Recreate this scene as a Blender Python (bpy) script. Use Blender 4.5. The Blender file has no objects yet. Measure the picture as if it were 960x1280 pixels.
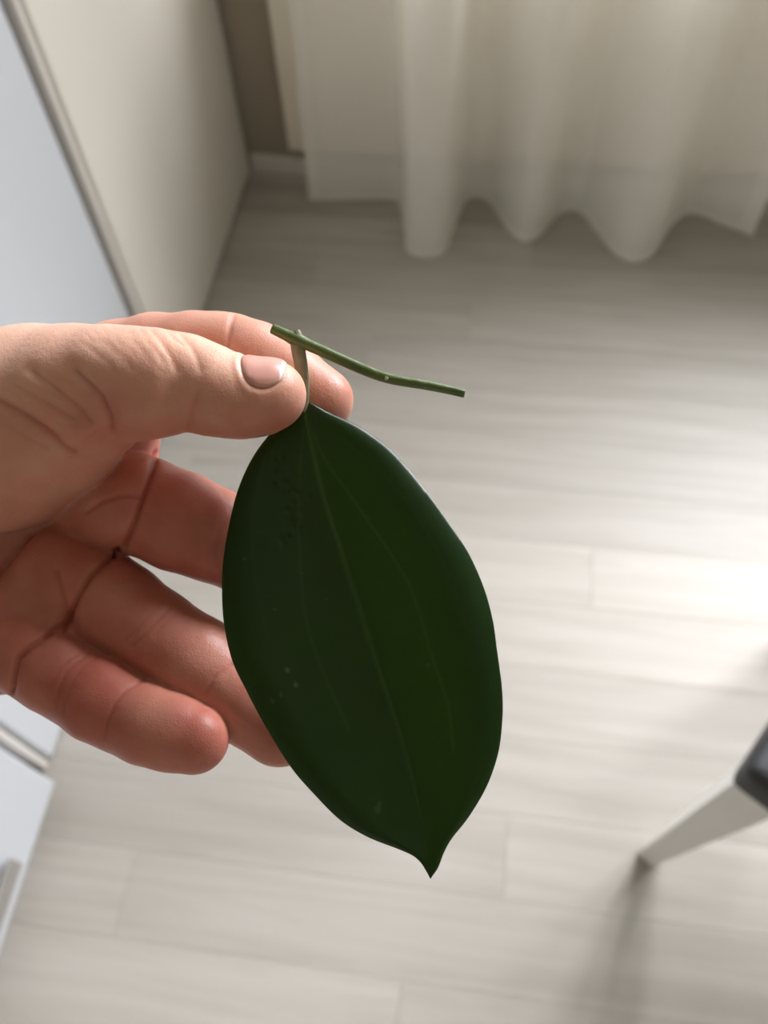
import bpy, bmesh, math, random
import numpy as np
from mathutils import Vector, Matrix

random.seed(7); np.random.seed(7)
S = bpy.context.scene
COL = S.collection

# ------------------------------------------------------------------ camera
F_PX = 1040.0
CAM_H = 1.33
# rows = room axes expressed in camera axes (x right, y up, z back), from the vanishing points
CR = np.array([[0.9911501359400808, -0.09316680040832401, 0.09455874009119927],
               [0.12860948637624742, 0.8503895521346946, -0.5101933061440452],
               [-0.03287868671339075, 0.5178393157359044, 0.8548458545481596]])
CAM_P = np.array([0.0, 0.0, CAM_H])
cd = bpy.data.cameras.new('camera')
cam = bpy.data.objects.new('camera', cd); COL.objects.link(cam)
m4 = Matrix.Identity(4)
for i in range(3):
    for j in range(3):
        m4[i][j] = CR[i, j]
    m4[i][3] = CAM_P[i]
cam.matrix_world = m4
cd.sensor_fit = 'VERTICAL'; cd.sensor_height = 36.0; cd.sensor_width = 27.0
cd.lens = F_PX / 1280.0 * 36.0
cd.clip_start = 0.01; cd.clip_end = 50
cd.dof.use_dof = True; cd.dof.focus_distance = 0.178; cd.dof.aperture_fstop = 14.0
S.camera = cam

# ------------------------------------------------------------------ light and exposure
S.view_settings.view_transform = 'Standard'; S.view_settings.look = 'None'
S.view_settings.gamma = 1.0; S.view_settings.use_curve_mapping = False
S.view_settings.exposure = 0.82
W = bpy.data.worlds.new('sky'); S.world = W; W.use_nodes = True
W.node_tree.nodes['Background'].inputs[0].default_value = (0.80, 0.90, 1.0, 1)
W.node_tree.nodes['Background'].inputs[1].default_value = 1.2

def area(name, loc, target, sx, sy, power, color):
    l = bpy.data.lights.new(name, 'AREA'); l.shape = 'RECTANGLE'; l.size = sx; l.size_y = sy
    l.energy = power; l.color = color
    o = bpy.data.objects.new(name, l); COL.objects.link(o); o.location = loc
    o.rotation_euler = (Vector(target) - Vector(loc)).to_track_quat('-Z', 'Y').to_euler()
    return o
WIN_X0, WIN_X1, WIN_Z0, WIN_Z1 = -0.38, 2.60, 0.80, 2.42
area('window_daylight', (2.50, 4.50, 3.80), (0.3, 0.4, 0.7), 4.2, 3.2, 1130.0, (0.945, 0.918, 1.0))

# ------------------------------------------------------------------ helpers
def px_cam(px, py, d):            # photo pixel and distance along the view axis (mm) -> camera axes, mm
    return np.array([(px - 480.0) / F_PX * d, -(py - 640.0) / F_PX * d, -d], dtype=float)
def cam_world(c):                 # camera axes, mm -> room, m
    return (np.asarray(c) * 0.001) @ CR.T + CAM_P
def px_world(px, py, d):
    return cam_world(px_cam(px, py, d))

def tag(o, label=None, cat=None, group=None, kind=None):
    if label: o['label'] = label
    if cat: o['category'] = cat
    if group: o['group'] = group
    if kind: o['kind'] = kind
    return o
def empty(name, loc=(0, 0, 0), rz=0.0):
    o = bpy.data.objects.new(name, None); COL.objects.link(o); o.empty_display_size = 0.05
    o.location = loc; o.rotation_euler = (0, 0, rz); return o
def link(name, me, mat, parent=None, smooth=False):
    o = bpy.data.objects.new(name, me); COL.objects.link(o)
    if mat: me.materials.append(mat)
    if smooth: me.polygons.foreach_set('use_smooth', [True] * len(me.polygons))
    if parent: o.parent = parent
    return o
def box_bm(bm, x0, x1, y0, y1, z0, z1):
    v = [bm.verts.new(p) for p in ((x0,y0,z0),(x1,y0,z0),(x1,y1,z0),(x0,y1,z0),(x0,y0,z1),(x1,y0,z1),(x1,y1,z1),(x0,y1,z1))]
    for f in ((0,3,2,1),(4,5,6,7),(0,1,5,4),(1,2,6,5),(2,3,7,6),(3,0,4,7)):
        bm.faces.new([v[i] for i in f])
def boxes(name, bl, mat, parent=None, bevel=0.0, seg=2, smooth=False):
    bm = bmesh.new()
    for b in bl: box_bm(bm, *b)
    if bevel:
        bmesh.ops.bevel(bm, geom=bm.edges[:], offset=bevel, segments=seg, profile=0.5, affect='EDGES')
    me = bpy.data.meshes.new(name); bm.to_mesh(me); bm.free()
    return link(name, me, mat, parent, smooth)
def mesh_np(name, V, Fc, mat, parent=None, smooth=True):
    me = bpy.data.meshes.new(name); me.from_pydata([tuple(v) for v in V], [], [tuple(f) for f in Fc]); me.update()
    return link(name, me, mat, parent, smooth)
def catmull(P, n):
    P = np.asarray(P, float); Q = np.vstack([2*P[0]-P[1], P, 2*P[-1]-P[-2]]); out = []
    for i in range(1, len(Q)-2):
        t = np.linspace(0, 1, n, endpoint=False)[:, None]
        a, b, c, d = Q[i-1], Q[i], Q[i+1], Q[i+2]
        out.append(0.5*((2*b)+(-a+c)*t+(2*a-5*b+4*c-d)*t**2+(-a+3*b-3*c+d)*t**3))
    out.append(P[-1:]); return np.vstack(out)
def tube(P, R, nseg=14, cap=True):
    P = np.asarray(P, float); n = len(P); T = np.gradient(P, axis=0); T /= np.linalg.norm(T, axis=1)[:, None]
    up = np.array([0.3, 0.2, 1.0]); V = []; Fc = []
    for i in range(n):
        a = np.cross(T[i], up); a /= np.linalg.norm(a); b = np.cross(T[i], a)
        for k in range(nseg):
            w = 2*math.pi*k/nseg; V.append(P[i] + R[i]*(math.cos(w)*a + math.sin(w)*b))
    for i in range(n-1):
        for k in range(nseg):
            Fc.append((i*nseg+k, i*nseg+(k+1) % nseg, (i+1)*nseg+(k+1) % nseg, (i+1)*nseg+k))
    if cap:
        Fc.append(tuple(range(nseg-1, -1, -1))); Fc.append(tuple((n-1)*nseg+k for k in range(nseg)))
    return V, Fc

# ------------------------------------------------------------------ materials
def mat(name, base=(.8, .8, .8), rough=.5, **kw):
    m = bpy.data.materials.new(name); m.use_nodes = True
    b = m.node_tree.nodes['Principled BSDF']
    b.inputs['Base Color'].default_value = (*base, 1); b.inputs['Roughness'].default_value = rough
    for k, v in kw.items(): b.inputs[k].default_value = v
    return m
def nd(m, t, **kw):
    n = m.node_tree.nodes.new(t)
    for k, v in kw.items():
        if k.startswith('i_'):
            n.inputs[int(k[2:])].default_value = v
        else: setattr(n, k, v)
    return n
def lk(m, a, b): m.node_tree.links.new(a, b)
def bsdf(m): return m.node_tree.nodes['Principled BSDF']
def noisy(m, c0, c1, scale, detail=4, bump=0.0, bscale=None, vec_scale=None):
    tc = nd(m, 'ShaderNodeTexCoord'); n = nd(m, 'ShaderNodeTexNoise'); n.inputs['Scale'].default_value = scale; n.inputs['Detail'].default_value = detail
    src = tc.outputs['Object']
    if vec_scale:
        mp = nd(m, 'ShaderNodeMapping'); mp.inputs['Scale'].default_value = vec_scale; lk(m, src, mp.inputs['Vector']); src = mp.outputs['Vector']
    lk(m, src, n.inputs['Vector'])
    r = nd(m, 'ShaderNodeValToRGB'); r.color_ramp.elements[0].color = (*c0, 1); r.color_ramp.elements[1].color = (*c1, 1)
    r.color_ramp.elements[0].position = .3; r.color_ramp.elements[1].position = .7
    lk(m, n.outputs['Fac'], r.inputs['Fac']); lk(m, r.outputs['Color'], bsdf(m).inputs['Base Color'])
    if bump:
        n2 = nd(m, 'ShaderNodeTexNoise'); n2.inputs['Scale'].default_value = bscale or scale*4; lk(m, src, n2.inputs['Vector'])
        bp = nd(m, 'ShaderNodeBump'); bp.inputs['Strength'].default_value = bump; bp.inputs['Distance'].default_value = .002
        lk(m, n2.outputs['Fac'], bp.inputs['Height']); lk(m, bp.outputs['Normal'], bsdf(m).inputs['Normal'])
    return m

M_wall = noisy(mat('wall_paint', rough=.85), (.33, .28, .21), (.36, .31, .24), 3, bump=.15, bscale=120)
M_wallw = noisy(mat('white_wall_paint', rough=.85), (.47, .43, .35), (.50, .46, .38), 3, bump=.1, bscale=120)
M_ceil = noisy(mat('ceiling_paint', rough=.9), (.56, .525, .45), (.59, .555, .48), 3)
M_skirt = noisy(mat('skirting_paint', rough=.5), (.62, .59, .53), (.66, .63, .57), 5)
M_cream = noisy(mat('cream_trim', rough=.5), (.84, .76, .63), (.87, .80, .67), 5)
M_cab = noisy(mat('white_lacquer', rough=.32), (.54, .555, .575), (.56, .575, .595), 2)  # white fronts with the bluish window light put into the colour
M_cab2 = noisy(mat('white_lacquer_warm_shade', rough=.42), (.66, .62, .55), (.68, .64, .57), 2)  # same white, beige shade near the curtain put into the colour
M_edge = noisy(mat('shade_grey_edge_profile', rough=.45), (.60, .56, .51), (.64, .60, .55), 6)  # grey profile; on the far cabinet it paints the side edge's shade
M_plinth = noisy(mat('grey_plinth', rough=.6), (.35, .34, .33), (.40, .39, .38), 6)
M_handle = noisy(mat('brushed_bar_metal', rough=.42, Metallic=.3), (.30, .28, .255), (.36, .34, .31), 30, vec_scale=(1, 12, 1))
M_worktop = noisy(mat('worktop_laminate', rough=.45), (.30, .27, .24), (.42, .38, .34), 30)
M_leg = noisy(mat('white_painted_wood', rough=.4), (.80, .78, .73), (.84, .82, .77), 8, vec_scale=(6, 6, 1))
M_seat = noisy(mat('charcoal_leatherette', rough=.5), (.020, .021, .023), (.032, .033, .035), 40, bump=.25, bscale=400)
M_frame = noisy(mat('window_frame_white', rough=.35), (.84, .84, .83), (.87, .87, .86), 4)
M_rail = noisy(mat('curtain_rail_white', rough=.4), (.8, .8, .79), (.83, .83, .82), 6)

# glass: thin pane
M_glass = bpy.data.materials.new('window_glass'); M_glass.use_nodes = True
nt = M_glass.node_tree; nt.nodes.remove(nt.nodes['Principled BSDF'])
tr = nt.nodes.new('ShaderNodeBsdfTransparent'); tr.inputs[0].default_value = (.96, .98, .97, 1)
gl = nt.nodes.new('ShaderNodeBsdfGlossy'); gl.inputs['Roughness'].default_value = .02
mx = nt.nodes.new('ShaderNodeMixShader'); mx.inputs[0].default_value = .06
nt.links.new(tr.outputs[0], mx.inputs[1]); nt.links.new(gl.outputs[0], mx.inputs[2])
nt.links.new(mx.outputs[0], nt.nodes['Material Output'].inputs[0])

# sheer curtain: see-through weave + diffuse + translucent
def curtain_mat(name, see, col):
    m = bpy.data.materials.new(name); m.use_nodes = True; nt = m.node_tree
    nt.nodes.remove(nt.nodes['Principled BSDF'])
    tc = nt.nodes.new('ShaderNodeTexCoord')
    wv = nt.nodes.new('ShaderNodeTexNoise'); wv.inputs['Scale'].default_value = 260; nt.links.new(tc.outputs['Object'], wv.inputs['Vector'])
    rp = nt.nodes.new('ShaderNodeMapRange'); rp.inputs['To Min'].default_value = see-.05; rp.inputs['To Max'].default_value = see+.05
    nt.links.new(wv.outputs['Fac'], rp.inputs['Value'])
    df = nt.nodes.new('ShaderNodeBsdfDiffuse'); df.inputs[0].default_value = (*col, 1)
    tl = nt.nodes.new('ShaderNodeBsdfTranslucent'); tl.inputs[0].default_value = (*col, 1)
    t = nt.nodes.new('ShaderNodeBsdfTransparent')
    a = nt.nodes.new('ShaderNodeMixShader'); a.inputs[0].default_value = .2
    b = nt.nodes.new('ShaderNodeMixShader')
    nt.links.new(df.outputs[0], a.inputs[1]); nt.links.new(tl.outputs[0], a.inputs[2])
    nt.links.new(rp.outputs[0], b.inputs[0]); nt.links.new(a.outputs[0], b.inputs[1]); nt.links.new(t.outputs[0], b.inputs[2])
    nt.links.new(b.outputs[0], nt.nodes['Material Output'].inputs[0])
    return m
M_sheer = curtain_mat('sheer_weave', .31, (.94, .915, .85))
M_hem = curtain_mat('sheer_hem_double', .22, (.90, .875, .80))

# floor planks: pale wood laminate, each plank its own tone through Object Info random
def plank_mat():
    m = mat('pale_laminate', rough=.50, **{'Specular IOR Level': .35}); b = bsdf(m)
    oi = nd(m, 'ShaderNodeObjectInfo'); tc = nd(m, 'ShaderNodeTexCoord')
    off = nd(m, 'ShaderNodeVectorMath', operation='SCALE'); cmb = nd(m, 'ShaderNodeCombineXYZ')
    for i in range(3): lk(m, oi.outputs['Random'], cmb.inputs[i])
    lk(m, cmb.outputs[0], off.inputs[0]); off.inputs['Scale'].default_value = 37.0
    add = nd(m, 'ShaderNodeVectorMath', operation='ADD'); lk(m, tc.outputs['Object'], add.inputs[0]); lk(m, off.outputs[0], add.inputs[1])
    mp = nd(m, 'ShaderNodeMapping'); mp.inputs['Scale'].default_value = (1.6, 22, 1); lk(m, add.outputs[0], mp.inputs['Vector'])
    n = nd(m, 'ShaderNodeTexNoise'); n.inputs['Scale'].default_value = 1.6; n.inputs['Detail'].default_value = 6; n.inputs['Distortion'].default_value = .6
    lk(m, mp.outputs[0], n.inputs['Vector'])
    r = nd(m, 'ShaderNodeValToRGB'); e = r.color_ramp.elements
    e[0].position = .28; e[0].color = (.345, .316, .268, 1); e[1].position = .72; e[1].color = (.428, .394, .348, 1)
    lk(m, n.outputs['Fac'], r.inputs['Fac'])
    hv = nd(m, 'ShaderNodeHueSaturation'); lk(m, r.outputs[0], hv.inputs['Color'])
    mr = nd(m, 'ShaderNodeMapRange'); mr.inputs['To Min'].default_value = .92; mr.inputs['To Max'].default_value = 1.09
    lk(m, oi.outputs['Random'], mr.inputs['Value']); lk(m, mr.outputs[0], hv.inputs['Value'])
    lk(m, hv.outputs[0], b.inputs['Base Color'])
    bp = nd(m, 'ShaderNodeBump'); bp.inputs['Strength'].default_value = .08; bp.inputs['Distance'].default_value = .001
    lk(m, n.outputs['Fac'], bp.inputs['Height']); lk(m, bp.outputs[0], b.inputs['Normal'])
    return m
M_plank = plank_mat()
M_sub = noisy(mat('floor_joint', rough=.8), (.335, .305, .27), (.365, .335, .30), 10)

# ------------------------------------------------------------------ the room
X0, X1, Y0, Y1, ZC = -1.22, 2.95, -1.90, 1.76, 2.55
floor = tag(boxes('floor', [(X0, X1, Y0, Y1, -.06, -.004)], M_sub), 'pale grey-beige wood laminate floor of short planks', kind='structure')
tag(boxes('ceiling', [(X0-.1, X1+.1, Y0-.1, Y1+.1, ZC, ZC+.08)], M_ceil), kind='structure')
tag(boxes('wall_left', [(X0-.1, X0, Y0, Y1, -.06, ZC)], M_wallw), kind='structure')
tag(boxes('wall_right', [(X1, X1+.1, Y0, Y1, -.06, ZC)], M_wallw), kind='structure')
tag(boxes('wall_back', [(X0-.1, X1+.1, Y0-.1, Y0, -.06, ZC)], M_wallw), kind='structure')
tag(boxes('wall_far', [(X0-.1, WIN_X0, Y1, Y1+.16, -.06, ZC), (WIN_X1, X1+.1, Y1, Y1+.16, -.06, ZC),
                       (WIN_X0, WIN_X1, Y1, Y1+.16, -.06, WIN_Z0), (WIN_X0, WIN_X1, Y1, Y1+.16, WIN_Z1, ZC)], M_wall), kind='structure')
# window: frame, mullion, two panes, inner sill
win = boxes('window_1', [(WIN_X0, WIN_X0+.06, Y1+.05, Y1+.11, WIN_Z0, WIN_Z1), (WIN_X1-.06, WIN_X1, Y1+.05, Y1+.11, WIN_Z0, WIN_Z1),
                         (WIN_X0+.06, WIN_X1-.06, Y1+.05, Y1+.11, WIN_Z0, WIN_Z0+.06), (WIN_X0+.06, WIN_X1-.06, Y1+.05, Y1+.11, WIN_Z1-.06, WIN_Z1),
                         (.85, .92, Y1+.05, Y1+.11, WIN_Z0+.06, WIN_Z1-.06)], M_frame)
tag(win, kind='structure')
for a, b in ((WIN_X0+.06, .85), (.92, WIN_X1-.06)):
    boxes('pane', [(a, b, Y1+.077, Y1+.083, WIN_Z0+.06, WIN_Z1-.06)], M_glass, win)
boxes('window_sill', [(WIN_X0-.03, WIN_X1+.03, Y1-.06, Y1+.05, WIN_Z0-.03, WIN_Z0)], M_frame, win, bevel=.005)
# skirting along the far wall and a cream upright strip above it
tag(boxes('baseboard_far', [(-.604, X1, Y1-.014, Y1, 0, .045)], M_skirt, bevel=.003), kind='structure')
tag(boxes('trim_1', [(-.500, .90, Y1-.018, Y1, .068, WIN_Z0-.032)], M_cream, bevel=.003), kind='structure')

# planks: rows of 0.12 m, laid along x; joints where the photograph shows them
PITCH, LEN, GAP = .12, 1.20, .0004
known = {}                                     # row index -> one joint position
def row_of(y): return int(math.floor((y - .04) / PITCH + 1e-6))
known[row_of(.70)] = .236; known[row_of(1.30)] = -.022; known[row_of(-.02)] = -.024; known[row_of(.10)] = -.444
known[row_of(.58)] = -.33; known[row_of(.46)] = .62; known[row_of(.22)] = .11; known[row_of(.82)] = .66
pm_cache = {}
def plank_mesh(length, width):
    k = (round(length, 3), round(width, 3))
    if k not in pm_cache:
        bm = bmesh.new(); box_bm(bm, -length/2+GAP/2, length/2-GAP/2, -width/2+GAP/2, width/2-GAP/2, -.008, 0)
        bmesh.ops.bevel(bm, geom=[e for e in bm.edges if all(v.co.z > -.001 for v in e.verts)], offset=.0002, segments=1, affect='EDGES')
        me = bpy.data.meshes.new('plank'); bm.to_mesh(me); bm.free(); me.materials.append(M_plank); pm_cache[k] = me
    return pm_cache[k]
r = row_of(Y0 + .001) 
while .04 + r*PITCH < Y1:
    ya, yb = max(Y0, .04 + r*PITCH), min(Y1, .04 + (r+1)*PITCH)
    j = known.get(r, random.uniform(-.6, .6))
    xs = [j + k*LEN for k in range(-4, 5)]
    xs = [X0] + [x for x in xs if X0 + .05 < x < X1 - .05] + [X1]
    for xa, xb in zip(xs[:-1], xs[1:]):
        o = bpy.data.objects.new('plank', plank_mesh(xb-xa, yb-ya)); COL.objects.link(o)
        o.location = ((xa+xb)/2, (ya+yb)/2, 0); o.parent = floor
    r += 1

# ------------------------------------------------------------------ cabinets along the left wall
def tall_unit(y0, y1, xf, zb, ztop, md, label, strip):
    t = empty('tall_cabinet', (-.90, (y0+y1)/2, 0)); cx, cy = -.90, (y0+y1)/2
    L = lambda b: (b[0]-cx, b[1]-cx, b[2]-cy, b[3]-cy, b[4], b[5])
    boxes('body', [L((X0+.005, xf-.024, y0+.004, y1, zb+.01, ztop))], md, t)
    boxes('door', [L((xf-.020, xf, y0+.003+strip, y1-.001, zb, ztop-.004))], md, t, bevel=.006, seg=3)
    boxes('plinth', [L((X0+.02, xf-.06, y0+.01, y1-.005, 0, zb+.012))], M_plinth, t)
    if strip:
        boxes('edge_strip', [L((xf-.022, xf-.002, y0, y0+strip, zb, ztop-.004))], M_edge, t, bevel=.004)  # far unit's strip colours in its shaded door side
    return tag(t, label, 'cabinet')
tall_unit(.998, 1.742, -.606, .010, 2.15, M_cab2, 'tall white cabinet in a warm shade tint, near edge shaded grey, against the far wall', .016)
tall_unit(.256, .986, -.615, .006, 2.15, M_cab, 'tall white cabinet in a cool light tint between the far cabinet and the drawer unit', .014)
cu = empty('drawer_unit', (-.90, -.06, 0))
L = lambda b: (b[0]+.90, b[1]+.90, b[2]+.06, b[3]+.06, b[4], b[5])
boxes('body', [L((X0+.005, -.604, -.36, .232, .055, .868))], M_cab, cu)
boxes('plinth', [L((X0+.02, -.645, -.355, .228, 0, .055))], M_plinth, cu)
for za, zb in ((.045, .30), (.304, .58), (.584, .862)):
    d = boxes('drawer', [L((-.602, -.580, -.361, .233, za, zb))], M_cab, cu, bevel=.004, seg=3)
    hz = za + .068
    boxes('handle', [L((-.573, -.566, -.17, .112, hz-.019, hz+.019)), L((-.581, -.572, -.14, -.125, hz-.008, hz+.008)), L((-.581, -.572, .07, .085, hz-.008, hz+.008))],
          M_handle, d, bevel=.002)
tag(cu, 'white drawer unit with metal bar handles beside the tall cabinets', 'cabinet')
tag(boxes('worktop', [(X0+.005, -.565, -.362, .250, .8685, .905)], M_worktop, bevel=.003), 'speckled brown worktop lying on the white drawer unit', 'worktop')

# ------------------------------------------------------------------ curtain
cpath = np.array([(-.437, 1.639), (-.36, 1.648), (-.25, 1.660), (-.218, 1.640), (-.196, 1.545), (-.180, 1.482), (-.140, 1.468), (-.100, 1.490),
                  (-.086, 1.570), (-.060, 1.672), (-.010, 1.672), (.035, 1.590), (.072, 1.545), (.112, 1.560), (.155, 1.640), (.202, 1.655),
                  (.245, 1.590), (.285, 1.520), (.324, 1.497), (.368, 1.525), (.410, 1.620), (.458, 1.672), (.530, 1.640), (.592, 1.606)])
cp = catmull(cpath, 6)
cp_n = np.gradient(cp, axis=0); cp_n /= np.linalg.norm(cp_n, axis=1)[:, None]; cp_n = np.stack([-cp_n[:, 1], cp_n[:, 0]], 1)
s_c = np.concatenate([[0], np.cumsum(np.linalg.norm(np.diff(cp, axis=0), axis=1))])
CZ0, CZ1 = .012, 2.424
def cur_point(i, z, off=0.0):
    k = (z - CZ0) / (CZ1 - CZ0); amp = 1 - .45*k**.8
    ym = 1.60; p = cp[i]
    x = p[0]*(1-.06*k) + .012*math.sin(3.1*z + s_c[i]*9)*k + .02*k*math.sin(s_c[i]*14+1)
    y = ym + (p[1]-ym)*amp + .006*math.sin(2.3*z+s_c[i]*11)*min(1, k*4)
    return (x + cp_n[i, 0]*off, y + cp_n[i, 1]*off, z)
def cur_strip(name, idx, zs, m, parent, off, thick):
    V = []; Fc = []; n = len(zs)
    for i in idx:
        for z in zs: V.append(cur_point(i, z, off))
    for a in range(len(idx)-1):
        for b in range(n-1): Fc.append((a*n+b, (a+1)*n+b, (a+1)*n+b+1, a*n+b+1))
    return mesh_np(name, V, Fc, m, parent)
ct = empty('curtain')
zs = list(np.linspace(CZ0, .5, 20)) + list(np.linspace(.55, CZ1, 24))
cur_strip('curtain_panel', list(range(len(cp))), zs, M_sheer, ct, 0, 0)
cur_strip('hem', list(range(len(cp))), [CZ0-.002, CZ0+.008, CZ0+.016], M_hem, ct, -.0012, 0)
for rng in (list(range(0, 3)), list(range(len(cp)-4, len(cp)))):
    cur_strip('side_hem', rng, zs, M_hem, ct, -.0012, 0)
tag(ct, 'off-white sheer curtain hanging in deep folds to the floor', 'curtain')
rail = empty('curtain_rail', (.8, 1.60, 2.44))
V_, F_ = tube([(-1.45, 0, 0), (0, 0, 0), (1.45, 0, 0)], [.012]*3, 12); mesh_np('rod', V_, F_, M_rail, rail)
for x in (-1.3, 1.3):
    boxes('bracket', [(x-.012, x+.012, 0, .16, -.012, .012)], M_rail, rail, bevel=.002)
tag(rail, 'white curtain rail under the ceiling carrying the sheer curtain', 'rail')

# ------------------------------------------------------------------ chair
ch = empty('chair', (.302, .246, 0), math.radians(-34))
def leg(xa, ya, sx, sy):
    # outer corner stays plumb, inner faces taper towards the foot; (sx, sy) point to the chair's inside
    bm = bmesh.new(); rings = []
    for z, w in ((0, .027), (.04, .029), (.44, .050)):
        rings.append([bm.verts.new((xa + sx*a, ya + sy*b, z)) for a, b in ((0, 0), (w, 0), (w, w), (0, w))])
    for a, b in zip(rings[:-1], rings[1:]):
        for k in range(4): bm.faces.new((a[k], a[(k+1) % 4], b[(k+1) % 4], b[k]))
    bm.faces.new(rings[0][::-1]); bm.faces.new(rings[-1])
    bmesh.ops.recalc_face_normals(bm, faces=bm.faces[:])
    bmesh.ops.bevel(bm, geom=bm.edges[:], offset=.002, segments=2, affect='EDGES')
    me = bpy.data.meshes.new('leg'); bm.to_mesh(me); bm.free(); return link('leg', me, M_leg, ch)
SW, SD = .45, .50
for xa, sx in ((0, 1), (SW, -1)):
    for ya, sy in ((0, 1), (SD, -1)): leg(xa, ya, sx, sy)
boxes('apron', [(.051, SW-.051, .012, .032, .400, .438), (.051, SW-.051, SD-.024, SD-.004, .400, .438),
                (.012, .032, .051, SD-.051, .400, .438), (SW-.024, SW-.004, .051, SD-.051, .400, .438)], M_leg, ch)
bm = bmesh.new(); box_bm(bm, -.006, SW+.006, -.006, SD+.006, .4405, .50)
bmesh.ops.bevel(bm, geom=bm.edges[:], offset=.016, segments=4, profile=.6, affect='EDGES')
me = bpy.data.meshes.new('seat'); bm.to_mesh(me); bm.free(); link('seat', me, M_seat, ch, True)
for ya in (.02, SD-.06):
    boxes('back_post', [(SW-.045, SW-.010, ya, ya+.04, .50, .95)], M_leg, ch, bevel=.004)
bm = bmesh.new(); box_bm(bm, SW-.062, SW-.016, .005, SD-.005, .60, .97)
bmesh.ops.bevel(bm, geom=bm.edges[:], offset=.014, segments=3, affect='EDGES')
me = bpy.data.meshes.new('backrest'); bm.to_mesh(me); bm.free(); link('backrest', me, M_seat, ch, True)
tag(ch, 'chair with tapered white leg and charcoal padded seat', 'chair')

# ------------------------------------------------------------------ the hand (one continuous surface grown from tapered, smoothly blended limbs)
def spheres(L):                  # (px, py, d, r_px) -> centres (mm, camera axes) and radii (mm)
    return [(px_cam(p[0], p[1], p[2]), p[3]*p[2]/F_PX) for p in L]
THUMB = spheres([(-95, 560, 206, 128), (0, 538, 196, 122), (50, 516, 188, 108), (100, 494, 181, 86), (140, 480, 176, 69), (180, 480, 174, 66),
                 (212, 478, 173, 60), (237, 474, 173, 49), (268, 490, 172, 52), (302, 499, 172, 45.5), (330, 496, 172, 42.5), (342, 493, 172, 40)])
INDEX = spheres([(95, 625, 214, 72), (128, 590, 211, 66), (131, 540, 208, 66), (128, 475, 208, 64), (150, 456, 206, 54), (195, 443, 203, 50), (245, 440, 199, 49),
                 (275, 440, 197, 48), (292, 440, 196, 45), (318, 450, 194, 47), (360, 474, 191, 45), (401, 500, 189, 41)])
MIDDLE = spheres([(105, 625, 214, 70), (160, 628, 203, 63), (180, 633, 201, 61), (225, 652, 201, 62), (262, 667, 201, 58), (320, 690, 203, 57), (390, 715, 207, 50), (430, 735, 209, 44)])
RING = spheres([(75, 715, 206, 64), (122, 741, 202, 56), (150, 761, 201, 57), (192, 790, 199, 54), (245, 828, 198, 57), (275, 850, 197, 52), (310, 876, 196, 53), (350, 906, 196, 51)])
PINKY = spheres([(0, 800, 200, 58), (42, 826, 195, 47), (68, 840, 194, 50), (95, 857, 193, 48), (125, 875, 191, 51), (152, 890, 190, 48), (185, 905, 188, 49), (215, 915, 187, 47), (243, 924, 186, 43)])
PALM = [spheres(c) for c in (
    [(-120, 640, 214, 120), (-20, 640, 216, 85), (60, 640, 218, 78), (110, 640, 214, 66)],
    [(-120, 700, 214, 118), (-20, 700, 213, 80), (50, 705, 214, 74), (95, 720, 209, 60)],
    [(-140, 760, 212, 112), (-60, 780, 207, 92), (-20, 795, 204, 74), (15, 805, 202, 60)],
    [(-120, 560, 216, 110), (0, 560, 217, 80), (90, 580, 218, 66)], [(20, 755, 205, 55), (80, 768, 207, 48), (105, 770, 208, 40)], [(70, 765, 203, 44), (85, 783, 200.5, 38), (100, 795, 202, 36)])]
ARM = [(np.array([-125., -8., -208.]), 25.), (np.array([-160., -18., -205.]), 26.), (np.array([-205., -45., -185.]), 31.),
       (np.array([-260., -85., -150.]), 37.), (np.array([-300., -115., -125.]), 38.)]

fx = np.arange(-96, -2, .46); gx = [-96.]; st = .46
while gx[-1] > -345: st = min(st*1.12, 5.0); gx.append(gx[-1]-st)
XS = np.concatenate([np.array(gx[1:])[::-1], fx])
fy = np.arange(-66, 50, .46); gy = [-66.]; st = .46
while gy[-1] > -165: st = min(st*1.12, 5.0); gy.append(gy[-1]-st)
YS = np.concatenate([np.array(gy[1:])[::-1], fy])
fz = np.arange(-226, -160, .5); gz = [-160.]; st = .5
while gz[-1] < -75: st = min(st*1.12, 5.0); gz.append(gz[-1]+st)
hz_ = [-226.]; st = .5
while hz_[-1] > -250: st = min(st*1.2, 4.0); hz_.append(hz_[-1]-st)
ZS = np.concatenate([np.array(hz_[1:])[::-1], fz, np.array(gz[1:])])
XS, YS, ZS = (a.astype(np.float32) for a in (XS, YS, ZS))
BIG = np.float32(30.0)
def smin(a, b, k):
    h = np.clip(0.5 + 0.5*(b-a)/k, 0, 1)
    return b + (a-b)*h - k*h*(1-h)
def chain_sdf(ch, X, Y, Z, k):
    out = None
    for (a, ra), (b, rb) in zip(ch[:-1], ch[1:]):
        ab = (b-a).astype(np.float32); l2 = float(ab@ab)
        px, py, pz = X-np.float32(a[0]), Y-np.float32(a[1]), Z-np.float32(a[2])
        t = np.clip((px*ab[0]+py*ab[1]+pz*ab[2])/l2, 0, 1)
        d = np.sqrt((px-t*ab[0])**2+(py-t*ab[1])**2+(pz-t*ab[2])**2) - (ra+t*(rb-ra))
        out = d if out is None else smin(out, d, k)
    return out
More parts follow.
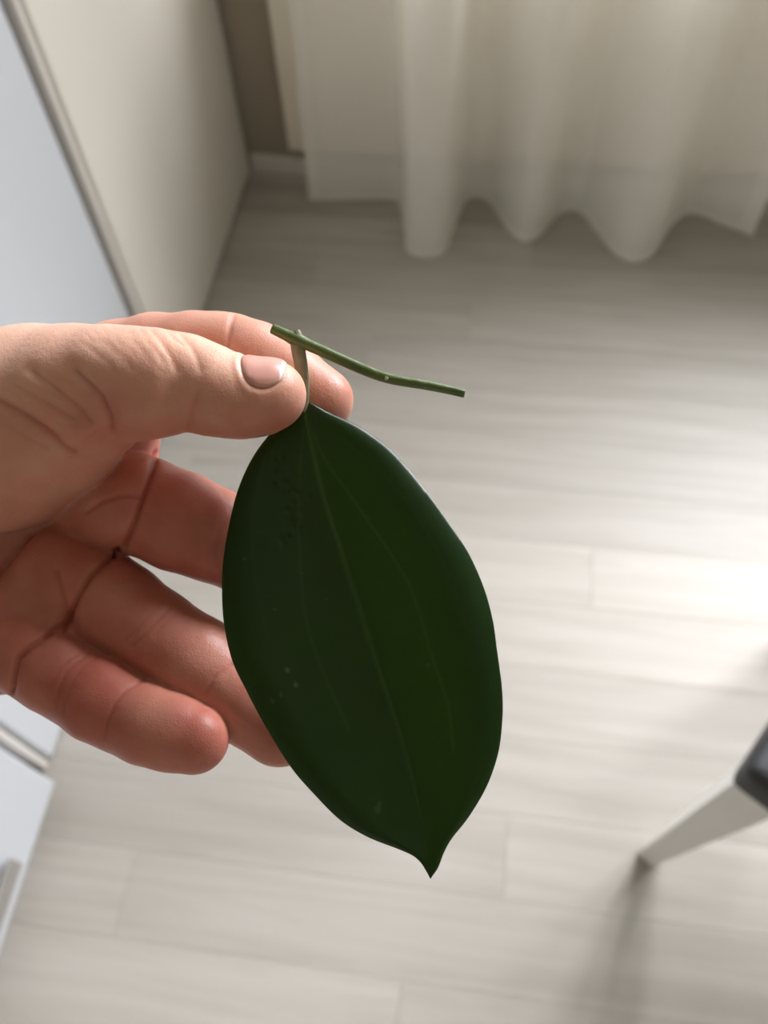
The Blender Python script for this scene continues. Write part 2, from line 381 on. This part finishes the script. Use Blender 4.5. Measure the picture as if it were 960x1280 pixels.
def group_field(ch, k):          # evaluated only in the group's own box
    P = np.array([c for c, r_ in ch]); R_ = np.array([r_ for c, r_ in ch])[:, None]
    lo = (P-R_).min(0)-9; hi = (P+R_).max(0)+9
    sl = []
    for ax, a in enumerate((XS, YS, ZS)):
        i0 = max(0, int(np.searchsorted(a, lo[ax]))-1); i1 = min(len(a), int(np.searchsorted(a, hi[ax]))+1); sl.append(slice(i0, i1))
    X = XS[sl[0]][:, None, None]; Y = YS[sl[1]][None, :, None]; Z = ZS[sl[2]][None, None, :]
    return tuple(sl), chain_sdf(ch, X, Y, Z, k).astype(np.float32), (X, Y, Z)
FIELD = np.full((len(XS), len(YS), len(ZS)), BIG, np.float32)
def merge(ch, kin, kout, base=None, reach=15.0, kfar=.35):
    sl, f, (X, Y, Z) = group_field(ch, kin)
    if base is None: kk = np.float32(kout)
    else:
        dist = np.sqrt((X-base[0])**2+(Y-base[1])**2+(Z-base[2])**2)
        kk = np.maximum(kfar, kout*np.clip(1-(dist-reach*.5)/reach, 0, 1)).astype(np.float32)
    FIELD[sl] = smin(FIELD[sl], f, kk)
for c in PALM: merge(c, 3.0, 6.0)
merge(ARM, 6.0, 14.0)
merge(MIDDLE, 1.6, 3.5, MIDDLE[0][0], 12)
merge(INDEX, 1.6, 3.5, INDEX[0][0], 12)
merge(RING, 1.6, 3.5, RING[0][0], 11)
merge(PINKY, 1.6, 3.0, PINKY[0][0], 9)
merge(THUMB, 3.0, 4.5, THUMB[0][0], 12, .6)

def surface_nets(D, xs, ys, zs):
    ins = D < 0
    c = ins[:-1, :-1, :-1].astype(np.int8)
    tot = sum(ins[i:ins.shape[0]-1+i, j:ins.shape[1]-1+j, k:ins.shape[2]-1+k].astype(np.int8) for i in (0, 1) for j in (0, 1) for k in (0, 1))
    I, J, K = np.nonzero((tot > 0) & (tot < 8))
    idx = -np.ones(c.shape, np.int32); idx[I, J, K] = np.arange(len(I))
    acc = np.zeros((len(I), 3)); cnt = np.zeros(len(I))
    cor = [(i, j, k) for i in (0, 1) for j in (0, 1) for k in (0, 1)]
    for a in cor:
        for ax in range(3):
            if a[ax]: continue
            b = list(a); b[ax] = 1
            da = D[I+a[0], J+a[1], K+a[2]]; db = D[I+b[0], J+b[1], K+b[2]]
            m = (da < 0) != (db < 0); t = np.where(m, da/np.where(m, da-db, 1), 0)
            pa = np.stack([xs[I+a[0]], ys[J+a[1]], zs[K+a[2]]], 1); pb = np.stack([xs[I+b[0]], ys[J+b[1]], zs[K+b[2]]], 1)
            acc += np.where(m[:, None], pa+(pb-pa)*t[:, None], 0); cnt += m
    V = acc/cnt[:, None]; Q = []
    for ax in range(3):
        s0 = [slice(1, -1)]*3; s1 = [slice(1, -1)]*3; s0[ax] = slice(0, -1); s1[ax] = slice(1, None)
        A = ins[tuple(s0)]; B = ins[tuple(s1)]
        for flip, mask in ((0, A & ~B), (1, ~A & B)):
            p = np.array(np.nonzero(mask)); u, v = (ax+1) % 3, (ax+2) % 3
            p[u] += 1; p[v] += 1
            def cell(du, dv):
                q = p.copy(); q[u] -= du; q[v] -= dv; return idx[q[0], q[1], q[2]]
            q = np.stack([cell(1, 1), cell(0, 1), cell(0, 0), cell(1, 0)], 1)
            Q.append(q[:, ::-1] if flip else q)
    Q = np.vstack(Q); return V, Q[(Q >= 0).all(1)]
HV, HQ = surface_nets(FIELD, XS, YS, ZS)
E_ = np.vstack([HQ[:, [0, 1]], HQ[:, [1, 2]], HQ[:, [2, 3]], HQ[:, [3, 0]]])
def smooth(V, it, lam=.5):
    deg = np.bincount(E_[:, 0], minlength=len(V))+np.bincount(E_[:, 1], minlength=len(V))
    for _ in range(it):
        s = np.stack([np.bincount(E_[:, 0], V[E_[:, 1], c], len(V))+np.bincount(E_[:, 1], V[E_[:, 0], c], len(V)) for c in range(3)], 1)
        V = V+lam*(s/np.maximum(deg, 1)[:, None]-V)
    return V
def vnorm(V):
    n = np.cross(V[HQ[:, 2]]-V[HQ[:, 0]], V[HQ[:, 3]]-V[HQ[:, 1]])
    o = np.stack([sum(np.bincount(HQ[:, k], n[:, c], len(V)) for k in range(4)) for c in range(3)], 1)
    return o/np.maximum(np.linalg.norm(o, axis=1), 1e-9)[:, None]
HV = smooth(HV, 4)
HN = vnorm(HV)

def to_px(V): return np.stack([480+F_PX*V[:, 0]/-V[:, 2], 640-F_PX*V[:, 1]/-V[:, 2]], 1)
def poly_dist(P, line):
    best = np.full(len(P), 1e9); line = np.asarray(line, float)
    for a, b in zip(line[:-1], line[1:]):
        ab = b-a; t = np.clip(((P-a)@ab)/(ab@ab), 0, 1); best = np.minimum(best, np.linalg.norm(P-(a+t[:, None]*ab), axis=1))
    return best
HP = to_px(HV); HD = -HV[:, 2]
view = -HV/np.linalg.norm(HV, axis=1)[:, None]
facing = np.clip((HN*view).sum(1)*3, 0, 1)
disp = np.zeros(len(HV))
def lf(V, ch, k=2.0):            # signed distance of vertices to one limb, to keep a crease on its own limb
    return chain_sdf(ch, V[:, 0].astype(np.float32), V[:, 1].astype(np.float32), V[:, 2].astype(np.float32), k)
on_thumb = lf(HV, THUMB) < 1.2
limb_mask = {'thumb': on_thumb, 'rest': ~on_thumb, 'pinky': lf(HV, PINKY) < 1.0, 'ring': lf(HV, RING) < 1.0, 'index': lf(HV, INDEX) < 1.0, 'middle': lf(HV, MIDDLE) < 1.0}
CREASES = [  # limb, points in the photograph, width px, depth mm
    ('thumb', [(92, 462), (108, 478), (125, 496), (136, 522), (139, 542)], 5, 1.0),
    ('thumb', [(40, 463), (60, 478), (82, 497), (101, 514), (112, 526)], 4, .6),
    ('thumb', [(-10, 496), (24, 517), (53, 536), (74, 553), (95, 570)], 6, 1.1),
    ('thumb', [(18, 480), (40, 494), (66, 509), (92, 525)], 3.5, .45),
    ('thumb', [(0, 528), (30, 545), (60, 560)], 3, .25),
    ('thumb', [(190, 413), (199, 423), (214, 446), (221, 463)], 3, .24),
    ('thumb', [(226, 418), (238, 432), (246, 447), (250, 462)], 3, .24),
    ('thumb', [(210, 415), (219, 425), (228, 430)], 2.5, .16),
    ('thumb', [(176, 412), (188, 430), (204, 452)], 2.5, .11),
    ('thumb', [(160, 414), (172, 432), (190, 455)], 2.5, .08),
    ('thumb', [(234, 540), (239, 515), (246, 492)], 9, .4),
    ('thumb', [(128, 428), (150, 445), (172, 468)], 2.5, .08), ('thumb', [(108, 432), (132, 452), (150, 474)], 2.5, .08),
    ('rest', [(-5, 722), (19, 684), (47, 656), (88, 612), (116, 590), (140, 576)], 5, 1.7),
    ('rest', [(197, 566), (184, 606), (169, 649), (155, 684)], 4.5, 1.3),
    ('rest', [(146, 690), (116, 715), (97, 743), (84, 771), (82, 786)], 5.5, 1.6),
    ('rest', [(84, 779), (62, 790), (37, 807), (21, 823), (15, 848), (12, 868)], 5, 1.5),
    ('rest', [(175, 623), (150, 621), (125, 628), (108, 640)], 4, .45),
    ('rest', [(83, 771), (78, 745), (72, 715)], 6, .5),
    ('ring', [(214, 758), (200, 772), (183, 790), (166, 808)], 3.5, .28), ('ring', [(205, 752), (190, 766), (173, 784), (156, 802)], 3, .2), ('ring', [(222, 764), (208, 778), (192, 796)], 3, .15),
    ('ring', [(290, 830), (267, 848), (256, 868)], 3.5, .25),
    ('pinky', [(112, 817), (94, 828), (82, 842), (72, 862), (70, 884)], 3.5, .3), ('pinky', [(122, 822), (104, 833), (92, 848), (82, 868), (80, 890)], 3, .2), ('pinky', [(104, 813), (86, 824), (74, 838), (63, 856)], 3, .16),
    ('pinky', [(181, 849), (158, 862), (143, 880), (134, 902), (131, 922)], 3.5, .36),
    ('index', [(294, 390), (288, 405), (285, 425), (284, 446)], 5, .45),
    ('middle', [(290, 640), (272, 665), (268, 690), (274, 715)], 5, .2)]
for limb, line, w, dep in CREASES:
    dd = poly_dist(HP, line)
    th_ = limb == 'thumb'; w = w*(.8 if th_ else .62); dep = dep*(1.3 if th_ else 1.15); nar = .45 if th_ else .7
    disp -= limb_mask[limb]*facing*dep*(nar*np.exp(-(dd/w)**2) + (1-nar)*np.exp(-(dd/(3*w))**2))
# fine parallel skin furrows over the thumb's knuckles
phase = (HP[:, 0]*.80-HP[:, 1]*.52)
fur = np.sin(phase*.62+1.6*np.sin(HP[:, 1]*.045+HP[:, 0]*.02))*np.sin(HP[:, 1]*.11+HP[:, 0]*.07+.8)
disp += on_thumb*facing*.022*fur*np.exp(-((HP[:, 0]-150)/95)**2)
# fleshy lobes between the thumb's folds
for bx_, by_, br_, ba_ in ((108, 536, 13, .9), (84, 556, 14, .9), (40, 588, 30, 1.1), (66, 525, 14, .5), (300, 525, 22, .5), (185, 522, 24, .6)):
    disp += on_thumb*facing*ba_*np.exp(-((HP[:, 0]-bx_)**2+(HP[:, 1]-by_)**2)/br_**2)
# nail bed: local axes of the thumb's end joint, and the skin fold framing the nail
ax_a, ax_b = px_cam(298, 497, 172), px_cam(352, 491, 172)
ax = (ax_b-ax_a)/np.linalg.norm(ax_b-ax_a)
toc = np.array([0, 0, 1.0]); toc -= ax*(toc@ax); toc /= np.linalg.norm(toc)      # towards the viewer
upv = np.cross(toc, ax); upv *= np.sign(upv[1])                                   # image-up
NS0, NS1, NPH, NPW = 2.2, 10.9, math.radians(56), math.radians(54)
rel = HV-ax_a; v_s = rel@ax; v_phi = np.arctan2(rel@upv, rel@toc)
n_a = (v_s-(NS0+NS1)/2)/((NS1-NS0)/2); n_b = (v_phi-NPH)/NPW
n_e = (np.abs(n_a)**2.4+np.abs(n_b)**2.4)**(1/2.4)
near = on_thumb*(np.linalg.norm(rel-np.outer(v_s, ax), axis=1) < 12)
fold_w = np.clip(.75-.75*n_a, 0, 1)
disp += near*(.20*fold_w*np.exp(-((n_e-1.22)/.13)**2) - .20*np.exp(-((n_e-1.02)/.07)**2) - .12*(n_e < 1))
hand_V = HV+HN*disp[:, None]
hand_V = hand_V + .35*(smooth(hand_V, 1)-hand_V)

def skin_mat():
    m = mat('skin', rough=.41); b = bsdf(m)
    at = nd(m, 'ShaderNodeAttribute', attribute_name='flush_crease_shade'); tc = nd(m, 'ShaderNodeTexCoord')
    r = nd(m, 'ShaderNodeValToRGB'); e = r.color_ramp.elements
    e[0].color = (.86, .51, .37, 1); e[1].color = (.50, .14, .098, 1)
    n = nd(m, 'ShaderNodeTexNoise'); n.inputs['Scale'].default_value = 90; n.inputs['Detail'].default_value = 5
    lk(m, tc.outputs['Object'], n.inputs['Vector'])
    mm = nd(m, 'ShaderNodeMath', operation='MULTIPLY_ADD'); mm.inputs[1].default_value = .5; mm.inputs[2].default_value = -.25
    lk(m, n.outputs['Fac'], mm.inputs[0])
    ad = nd(m, 'ShaderNodeMath', operation='ADD'); ad.use_clamp = True
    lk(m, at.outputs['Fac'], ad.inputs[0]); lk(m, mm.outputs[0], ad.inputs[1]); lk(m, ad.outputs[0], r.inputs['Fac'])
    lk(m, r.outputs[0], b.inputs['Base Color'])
    b.inputs['Subsurface Weight'].default_value = .55; b.inputs['Subsurface Scale'].default_value = .0035
    b.inputs['Subsurface Radius'].default_value = (1.0, .32, .16)
    b.inputs['Specular IOR Level'].default_value = .42
    v = nd(m, 'ShaderNodeTexVoronoi', feature='DISTANCE_TO_EDGE'); v.inputs['Scale'].default_value = 1500
    n2 = nd(m, 'ShaderNodeTexNoise'); n2.inputs['Scale'].default_value = 700; n2.inputs['Detail'].default_value = 4
    lk(m, tc.outputs['Object'], v.inputs['Vector']); lk(m, tc.outputs['Object'], n2.inputs['Vector'])
    s = nd(m, 'ShaderNodeMath', operation='MULTIPLY_ADD'); s.inputs[1].default_value = .6
    lk(m, v.outputs['Distance'], s.inputs[0]); lk(m, n2.outputs['Fac'], s.inputs[2])
    bp = nd(m, 'ShaderNodeBump'); bp.inputs['Strength'].default_value = .38; bp.inputs['Distance'].default_value = .00025
    lk(m, s.outputs[0], bp.inputs['Height']); lk(m, bp.outputs[0], b.inputs['Normal'])
    return m
M_skin = skin_mat()
M_nail = mat('fingernail', (.80, .50, .42), .28)
noisy(M_nail, (.70, .31, .25), (.74, .38, .31), 60, vec_scale=(1, 1, 1))
bsdf(M_nail).inputs['Subsurface Weight'].default_value = .2; bsdf(M_nail).inputs['Subsurface Scale'].default_value = .002
M_nail_tip = noisy(mat('fingernail_tip', rough=.3), (.80, .58, .48), (.84, .64, .54), 60)

hand = mesh_np('hand', cam_world(hand_V), HQ, M_skin)
fl_ = np.where(on_thumb, .06+.42*np.clip((HP[:, 1]-455)/80, 0, 1), .84)
def blob(px, py, r_, a, limb=None):
    g = a*np.exp(-(((HP[:, 0]-px)**2+(HP[:, 1]-py)**2)/r_**2))
    return g*limb_mask[limb] if limb else g
fl_ = fl_+blob(250, 930, 55, .05, 'pinky')+blob(95, 870, 40, .2, 'pinky')+blob(420, 500, 40, .15, 'index')+blob(340, 520, 45, .35, 'thumb')+blob(210, 520, 60, .25, 'thumb')+blob(120, 520, 50, .3, 'thumb')
fl_ = fl_-limb_mask['index']*np.clip((560-HP[:, 1])/40, 0, 1)*.42
fl_ = smooth(np.repeat(fl_[:, None], 3, 1), 90)[:, 0]
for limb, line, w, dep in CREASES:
    fl_ = fl_+.32*min(1, dep)*limb_mask[limb]*facing*np.exp(-(poly_dist(HP, line)/(w*.55))**2)  # creases naturally redder, with their dark shade put into the skin colour too
fl_ = fl_-blob(270, 810, 55, .22, 'ring')-blob(190, 890, 30, .15, 'pinky')
at = hand.data.attributes.new('flush_crease_shade', 'FLOAT', 'POINT'); at.data.foreach_set('value', np.clip(fl_, 0, 1).astype(np.float32))
tag(hand, 'bare hand pinching the leaf stalk between thumb and forefinger', 'hand')

# thumbnail: a curved plate lying on the thumb's surface
def thumb_f(p): return float(lf(np.array([p]), THUMB, 3.0)[0])
def nail_pt(s, phi, off):
    o = ax_a+ax*s; dr = math.cos(phi)*toc+math.sin(phi)*upv
    lo, hi = 2.0, 14.0
    for _ in range(22):
        mid = .5*(lo+hi)
        if thumb_f(o+dr*mid) < 0: lo = mid
        else: hi = mid
    return o+dr*(lo+off)
s0, s1, phc, phw = NS0, NS1, NPH, NPW
NU, NVn = 22, 22; nv = []
for i in range(NU):
    for j in range(NVn):
        a = -1+2*i/(NU-1); b_ = -1+2*j/(NVn-1)
        # square -> rounded plate
        aa = a*math.sqrt(1-.42*b_*b_); bb = b_*math.sqrt(1-.42*a*a)
        edge = max(abs(a), abs(b_)); off = .16 - .34*max(0, edge-.8)/.2*(.7 if a > .8 and abs(b_) < .8 else 1)
        nv.append(nail_pt(s0+(s1-s0)*(aa+1)/2, phc+phw*bb, off))
nv = np.array(nv)
nf = [(i*NVn+j, (i+1)*NVn+j, (i+1)*NVn+j+1, i*NVn+j+1) for i in range(NU-1) for j in range(NVn-1)]
nail = mesh_np('thumbnail', cam_world(nv), nf, M_nail, hand)
nail.data.materials.append(M_nail_tip)
for p in nail.data.polygons:
    if p.index // (NVn-1) >= NU-3: p.material_index = 1
sol = nail.modifiers.new('thickness', 'SOLIDIFY'); sol.thickness = .0004; sol.offset = 0
nail['label'] = 'pale pink thumbnail'

# ------------------------------------------------------------------ the leaf cutting
def leaf_mat():
    m = mat('glossy_dark_leaf', rough=.27, **{'Specular IOR Level': .6}); b = bsdf(m); tc = nd(m, 'ShaderNodeTexCoord')
    vein = nd(m, 'ShaderNodeAttribute', attribute_name='vein'); speck = nd(m, 'ShaderNodeAttribute', attribute_name='speck')
    n = nd(m, 'ShaderNodeTexNoise'); n.inputs['Scale'].default_value = 55; n.inputs['Detail'].default_value = 5; lk(m, tc.outputs['Object'], n.inputs['Vector'])
    r = nd(m, 'ShaderNodeValToRGB'); e = r.color_ramp.elements
    e[0].position = .3; e[0].color = (.011, .036, .008, 1); e[1].position = .7; e[1].color = (.018, .054, .012, 1)
    lk(m, n.outputs['Fac'], r.inputs['Fac'])
    m1 = nd(m, 'ShaderNodeMixRGB'); m1.inputs['Color2'].default_value = (.075, .15, .04, 1); lk(m, vein.outputs['Fac'], m1.inputs['Fac']); lk(m, r.outputs[0], m1.inputs['Color1'])
    m2 = nd(m, 'ShaderNodeMixRGB'); m2.inputs['Color2'].default_value = (.20, .25, .15, 1); lk(m, speck.outputs['Fac'], m2.inputs['Fac']); lk(m, m1.outputs[0], m2.inputs['Color1'])
    lk(m, m2.outputs[0], b.inputs['Base Color'])
    n3 = nd(m, 'ShaderNodeTexNoise'); n3.inputs['Scale'].default_value = 260; n3.inputs['Detail'].default_value = 3; lk(m, tc.outputs['Object'], n3.inputs['Vector'])
    bp = nd(m, 'ShaderNodeBump'); bp.inputs['Strength'].default_value = .12; bp.inputs['Distance'].default_value = .0006
    lk(m, n3.outputs['Fac'], bp.inputs['Height']); lk(m, bp.outputs[0], b.inputs['Normal'])
    tl = nd(m, 'ShaderNodeBsdfTranslucent'); tl.inputs[0].default_value = (.13, .22, .010, 1)
    mx = nd(m, 'ShaderNodeMixShader'); mx.inputs[0].default_value = .52
    lk(m, b.outputs[0], mx.inputs[1]); lk(m, tl.outputs[0], mx.inputs[2]); lk(m, mx.outputs[0], m.node_tree.nodes['Material Output'].inputs[0])
    return m
M_leaf = leaf_mat()
M_stem = noisy(mat('green_stem', rough=.42), (.065, .105, .018), (.115, .16, .038), 120, bump=.15, bscale=500)
M_petiole = noisy(mat('grey_green_stalk', rough=.5), (.20, .19, .10), (.30, .27, .16), 220, bump=.2, bscale=500)
M_cut = noisy(mat('cut_stem_end', rough=.6), (.22, .30, .09), (.30, .36, .13), 300)
M_scar = noisy(mat('pale_scar', rough=.6), (.50, .47, .30), (.60, .56, .38), 300)

def resample(P, n):
    P = np.asarray(P, float); s = np.concatenate([[0], np.cumsum(np.linalg.norm(np.diff(P, axis=0), axis=1))])
    t = np.linspace(0, s[-1], n); return np.stack([np.interp(t, s, P[:, k]) for k in range(P.shape[1])], 1)
z4 = lambda L_: [(260+a/2, 480+b/2) for a, b in L_]
left = z4([(236, 42), (212, 62), (180, 95), (120, 170), (80, 250), (55, 340), (38, 440), (35, 520), (40, 600), (60, 690), (95, 765), (140, 850), (205, 955), (260, 1020),
           (330, 1090), (400, 1133), (470, 1160), (512, 1178), (534, 1197), (547, 1218), (555, 1236)])
right = z4([(239, 42), (262, 50), (300, 70), (370, 102), (440, 150), (500, 212), (550, 275), (600, 345), (650, 420), (690, 510), (712, 590), (722, 660), (729, 710), (735, 760),
            (737, 820), (730, 900), (715, 960), (690, 1020), (650, 1085), (610, 1135), (590, 1170), (576, 1205), (557, 1236)])
midr = z4([(237, 42), (262, 160), (300, 310), (375, 540), (430, 720), (490, 900), (528, 1050), (546, 1150), (556, 1236)])
NVr, NUr = 270, 160
LL, RR, MM = resample(catmull(left, 8), NVr), resample(catmull(right, 8), NVr), resample(catmull(midr, 8), NVr)
us = np.sin(np.linspace(-1, 1, NUr+1)*math.pi/2)*.35+np.linspace(-1, 1, NUr+1)*.65
vv = np.linspace(0, 1, NVr)
lp = np.zeros((NVr, NUr+1, 2)); ld = np.zeros((NVr, NUr+1))
wid = np.sin(np.clip(vv, 0, 1)*math.pi)**.8
for j, u in enumerate(us):
    a = abs(u); tgt = LL if u < 0 else RR
    lp[:, j] = MM+(tgt-MM)*a
    rise = (5.0 if u < 0 else 5.2)*(a**1.25)*wid*np.clip((vv-.02)/.25, 0, 1)
    roll = (2.2 if u < 0 else 3.0)*np.clip((a-.72)/.28, 0, 1)**2*wid
    ld[:, j] = 180.6 - 4.0*vv**1.5 + 1.5*np.sin(vv*math.pi) - rise + roll + .35*np.sin(vv*17+u*2)*a*wid
flat_p = lp.reshape(-1, 2)
vein = np.exp(-(np.abs(us)[None, :]*wid[:, None]*160/3.2)**2)*np.clip(1.1-.9*vv, .1, 1)[:, None]
vein = np.broadcast_to(vein, (NVr, NUr+1)).reshape(-1).copy()
for L_, st in ((z4([(240, 110), (228, 250), (230, 450), (248, 600), (292, 730), (350, 860)]), .55), (z4([(262, 120), (300, 200), (400, 340), (505, 505), (560, 680), (600, 800), (615, 920)]), .6),
               (z4([(150, 150), (115, 320), (118, 480), (150, 640)]), .2), (z4([(330, 130), (470, 260), (580, 430), (650, 620)]), .2)):
    vein = np.maximum(vein, st*np.exp(-(poly_dist(flat_p, catmull(L_, 6))/1.8)**2))
speck = np.zeros(len(flat_p)); pit = np.zeros(len(flat_p))
for x, y, r_, s_ in ((359, 837, 3, .8), (369, 856, 3.5, .85), (351, 868, 3, .5), (341, 876, 3, .5), (472, 1011, 5, .45), (474, 1004, 3, .5), (306, 699, 1.8, .6), (408, 748, 1.8, .6), (343, 762, 1.8, .5), (536, 830, 2.5, .35), (377, 716, 1.6, .6)):
    speck = np.maximum(speck, s_*(np.hypot((flat_p[:, 0]-x)*1.2, flat_p[:, 1]-y) < r_))
rg = random.Random(3)
for _ in range(60):
    y = rg.uniform(566, 682); x = 352+(y-566)*.08+rg.gauss(0, 9); r_ = rg.uniform(2.0, 4.2)
    pit += rg.uniform(-.16, .12)*np.exp(-(((flat_p[:, 0]-x)**2+(flat_p[:, 1]-y)**2)/r_**2))
lc = np.stack([(flat_p[:, 0]-480)/F_PX*ld.reshape(-1), -(flat_p[:, 1]-640)/F_PX*ld.reshape(-1), -ld.reshape(-1)], 1)
lw = cam_world(lc).reshape(NVr, NUr+1, 3)
tu = np.gradient(lw, axis=1); tv = np.gradient(lw, axis=0); nn = np.cross(tv, tu); ln_ = np.linalg.norm(nn, axis=2, keepdims=True); nn = nn/np.maximum(ln_, 1e-12)
vd = (CAM_P-lw); nn *= np.sign((nn*vd).sum(2, keepdims=True))
nn[0] = nn[3]; nn[-1] = nn[-4]
th = (.00045*np.sqrt(np.clip(1-np.abs(us)**6, 0, 1))[None, :, None])*np.clip(np.minimum(vv, 1-vv)/.02, 0.15, 1)[:, None, None]
grv = -.0003*np.exp(-(us/.03)**2)[None, :, None]
top = lw+nn*(th+grv*wid[:, None, None]+.001*2.4*pit.reshape(NVr, NUr+1, 1)); bot = lw-nn*th
n1 = NVr*(NUr+1); LV = np.vstack([top.reshape(-1, 3), bot.reshape(-1, 3)]); LF = []
w_ = NUr+1
for i in range(NVr-1):
    for j in range(NUr):
        a = i*w_+j
        LF.append((a, a+w_, a+w_+1, a+1)); LF.append((n1+a, n1+a+1, n1+a+w_+1, n1+a+w_))
    a = i*w_; b = i*w_+NUr
    LF.append((a, n1+a, n1+a+w_, a+w_)); LF.append((b, b+w_, n1+b+w_, n1+b))
for i in (0, NVr-1):
    for j in range(NUr):
        a = i*w_+j; LF.append((a, a+1, n1+a+1, n1+a) if i == 0 else (a, n1+a, n1+a+1, a+1))
cut = empty('leaf_cutting', tuple(px_world(379, 505, 180.6)))
def local(V): return np.asarray(V)-np.array(cut.location)
blade = mesh_np('leaf_blade', local(LV), LF, M_leaf, cut)
for nm, arr in (('vein', vein), ('speck', speck)):
    a_ = blade.data.attributes.new(nm, 'FLOAT', 'POINT'); a_.data.foreach_set('value', np.concatenate([arr, arr*0]).astype(np.float32))
blade['label'] = 'thick glossy dark green pointed leaf blade'
# petiole
pp = catmull([px_world(*p) for p in ((381, 516, 180.9), (380, 500, 180.6), (379, 478, 180.5), (376, 455, 180.4), (373, 438, 180.5), (372, 426, 180.5))], 8)
pr = np.interp(np.linspace(0, 1, len(pp)), [0, .2, .45, .7, .9, 1], [.0006, .0011, .0014, .0015, .0016, .0015])
V_, F_ = tube(local(pp), pr, 16); mesh_np('petiole', V_, F_, M_petiole, cut)
# stem with swollen node, cut end and leaf scar
sp = catmull([px_world(*p) for p in ((341, 411, 180.5), (356, 418, 180.2), (373, 426, 180.0), (392, 434, 179.6), (425, 449, 179.0), (462, 465, 178.5), (490, 474, 178.0), (530, 481, 178.0), (560, 487, 178.4), (580, 492, 178.6))], 8)
sr = np.interp(np.linspace(0, 1, len(sp)), [0, .13, .22, .30, .6, 1], [.00112, .00125, .00165, .00128, .00115, .00092])
V_, F_ = tube(local(sp), sr, 16); stem = mesh_np('stem', V_, F_, M_stem, cut)
def disc(name, c, nrm, r_, m, parent):
    nrm = np.asarray(nrm)/np.linalg.norm(nrm); a = np.cross(nrm, [.3, .2, 1]); a /= np.linalg.norm(a); b = np.cross(nrm, a)
    ring = lambda rr, o: [c+nrm*o+rr*(math.cos(2*math.pi*k/16)*a+math.sin(2*math.pi*k/16)*b) for k in range(16)]
    V = ring(r_, -.0001)+ring(r_, .00008)+ring(r_*.7, .00016)+[c+nrm*.00012]
    Fc = [(q*16+k, q*16+(k+1) % 16, (q+1)*16+(k+1) % 16, (q+1)*16+k) for q in range(2) for k in range(16)]+[(32+k, 32+(k+1) % 16, 48) for k in range(16)]
    return mesh_np(name, V, Fc, m, parent)
slp = local(sp)
disc('cut_end', slp[0], slp[0]-slp[2], .00108, M_cut, stem)
disc('cut_end', slp[-1], slp[-1]-slp[-3], .0009, M_cut, stem)
nb = catmull([px_world(*p) for p in ((373, 428, 179.9), (372, 419, 179.8), (371, 413, 179.8))], 6)
V_, F_ = tube(local(nb), np.linspace(.0014, .0007, len(nb)), 12); mesh_np('node_bud', V_, F_, M_petiole, stem)
sc_c = px_world(483, 473, 178.0); dirc = CAM_P-sc_c; dirc /= np.linalg.norm(dirc)
disc('leaf_scar', local(sc_c+dirc*.00112), dirc, .00042, M_scar, stem)
tag(cut, 'dark green glossy leaf on a short cut stem held by the hand', 'leaf')
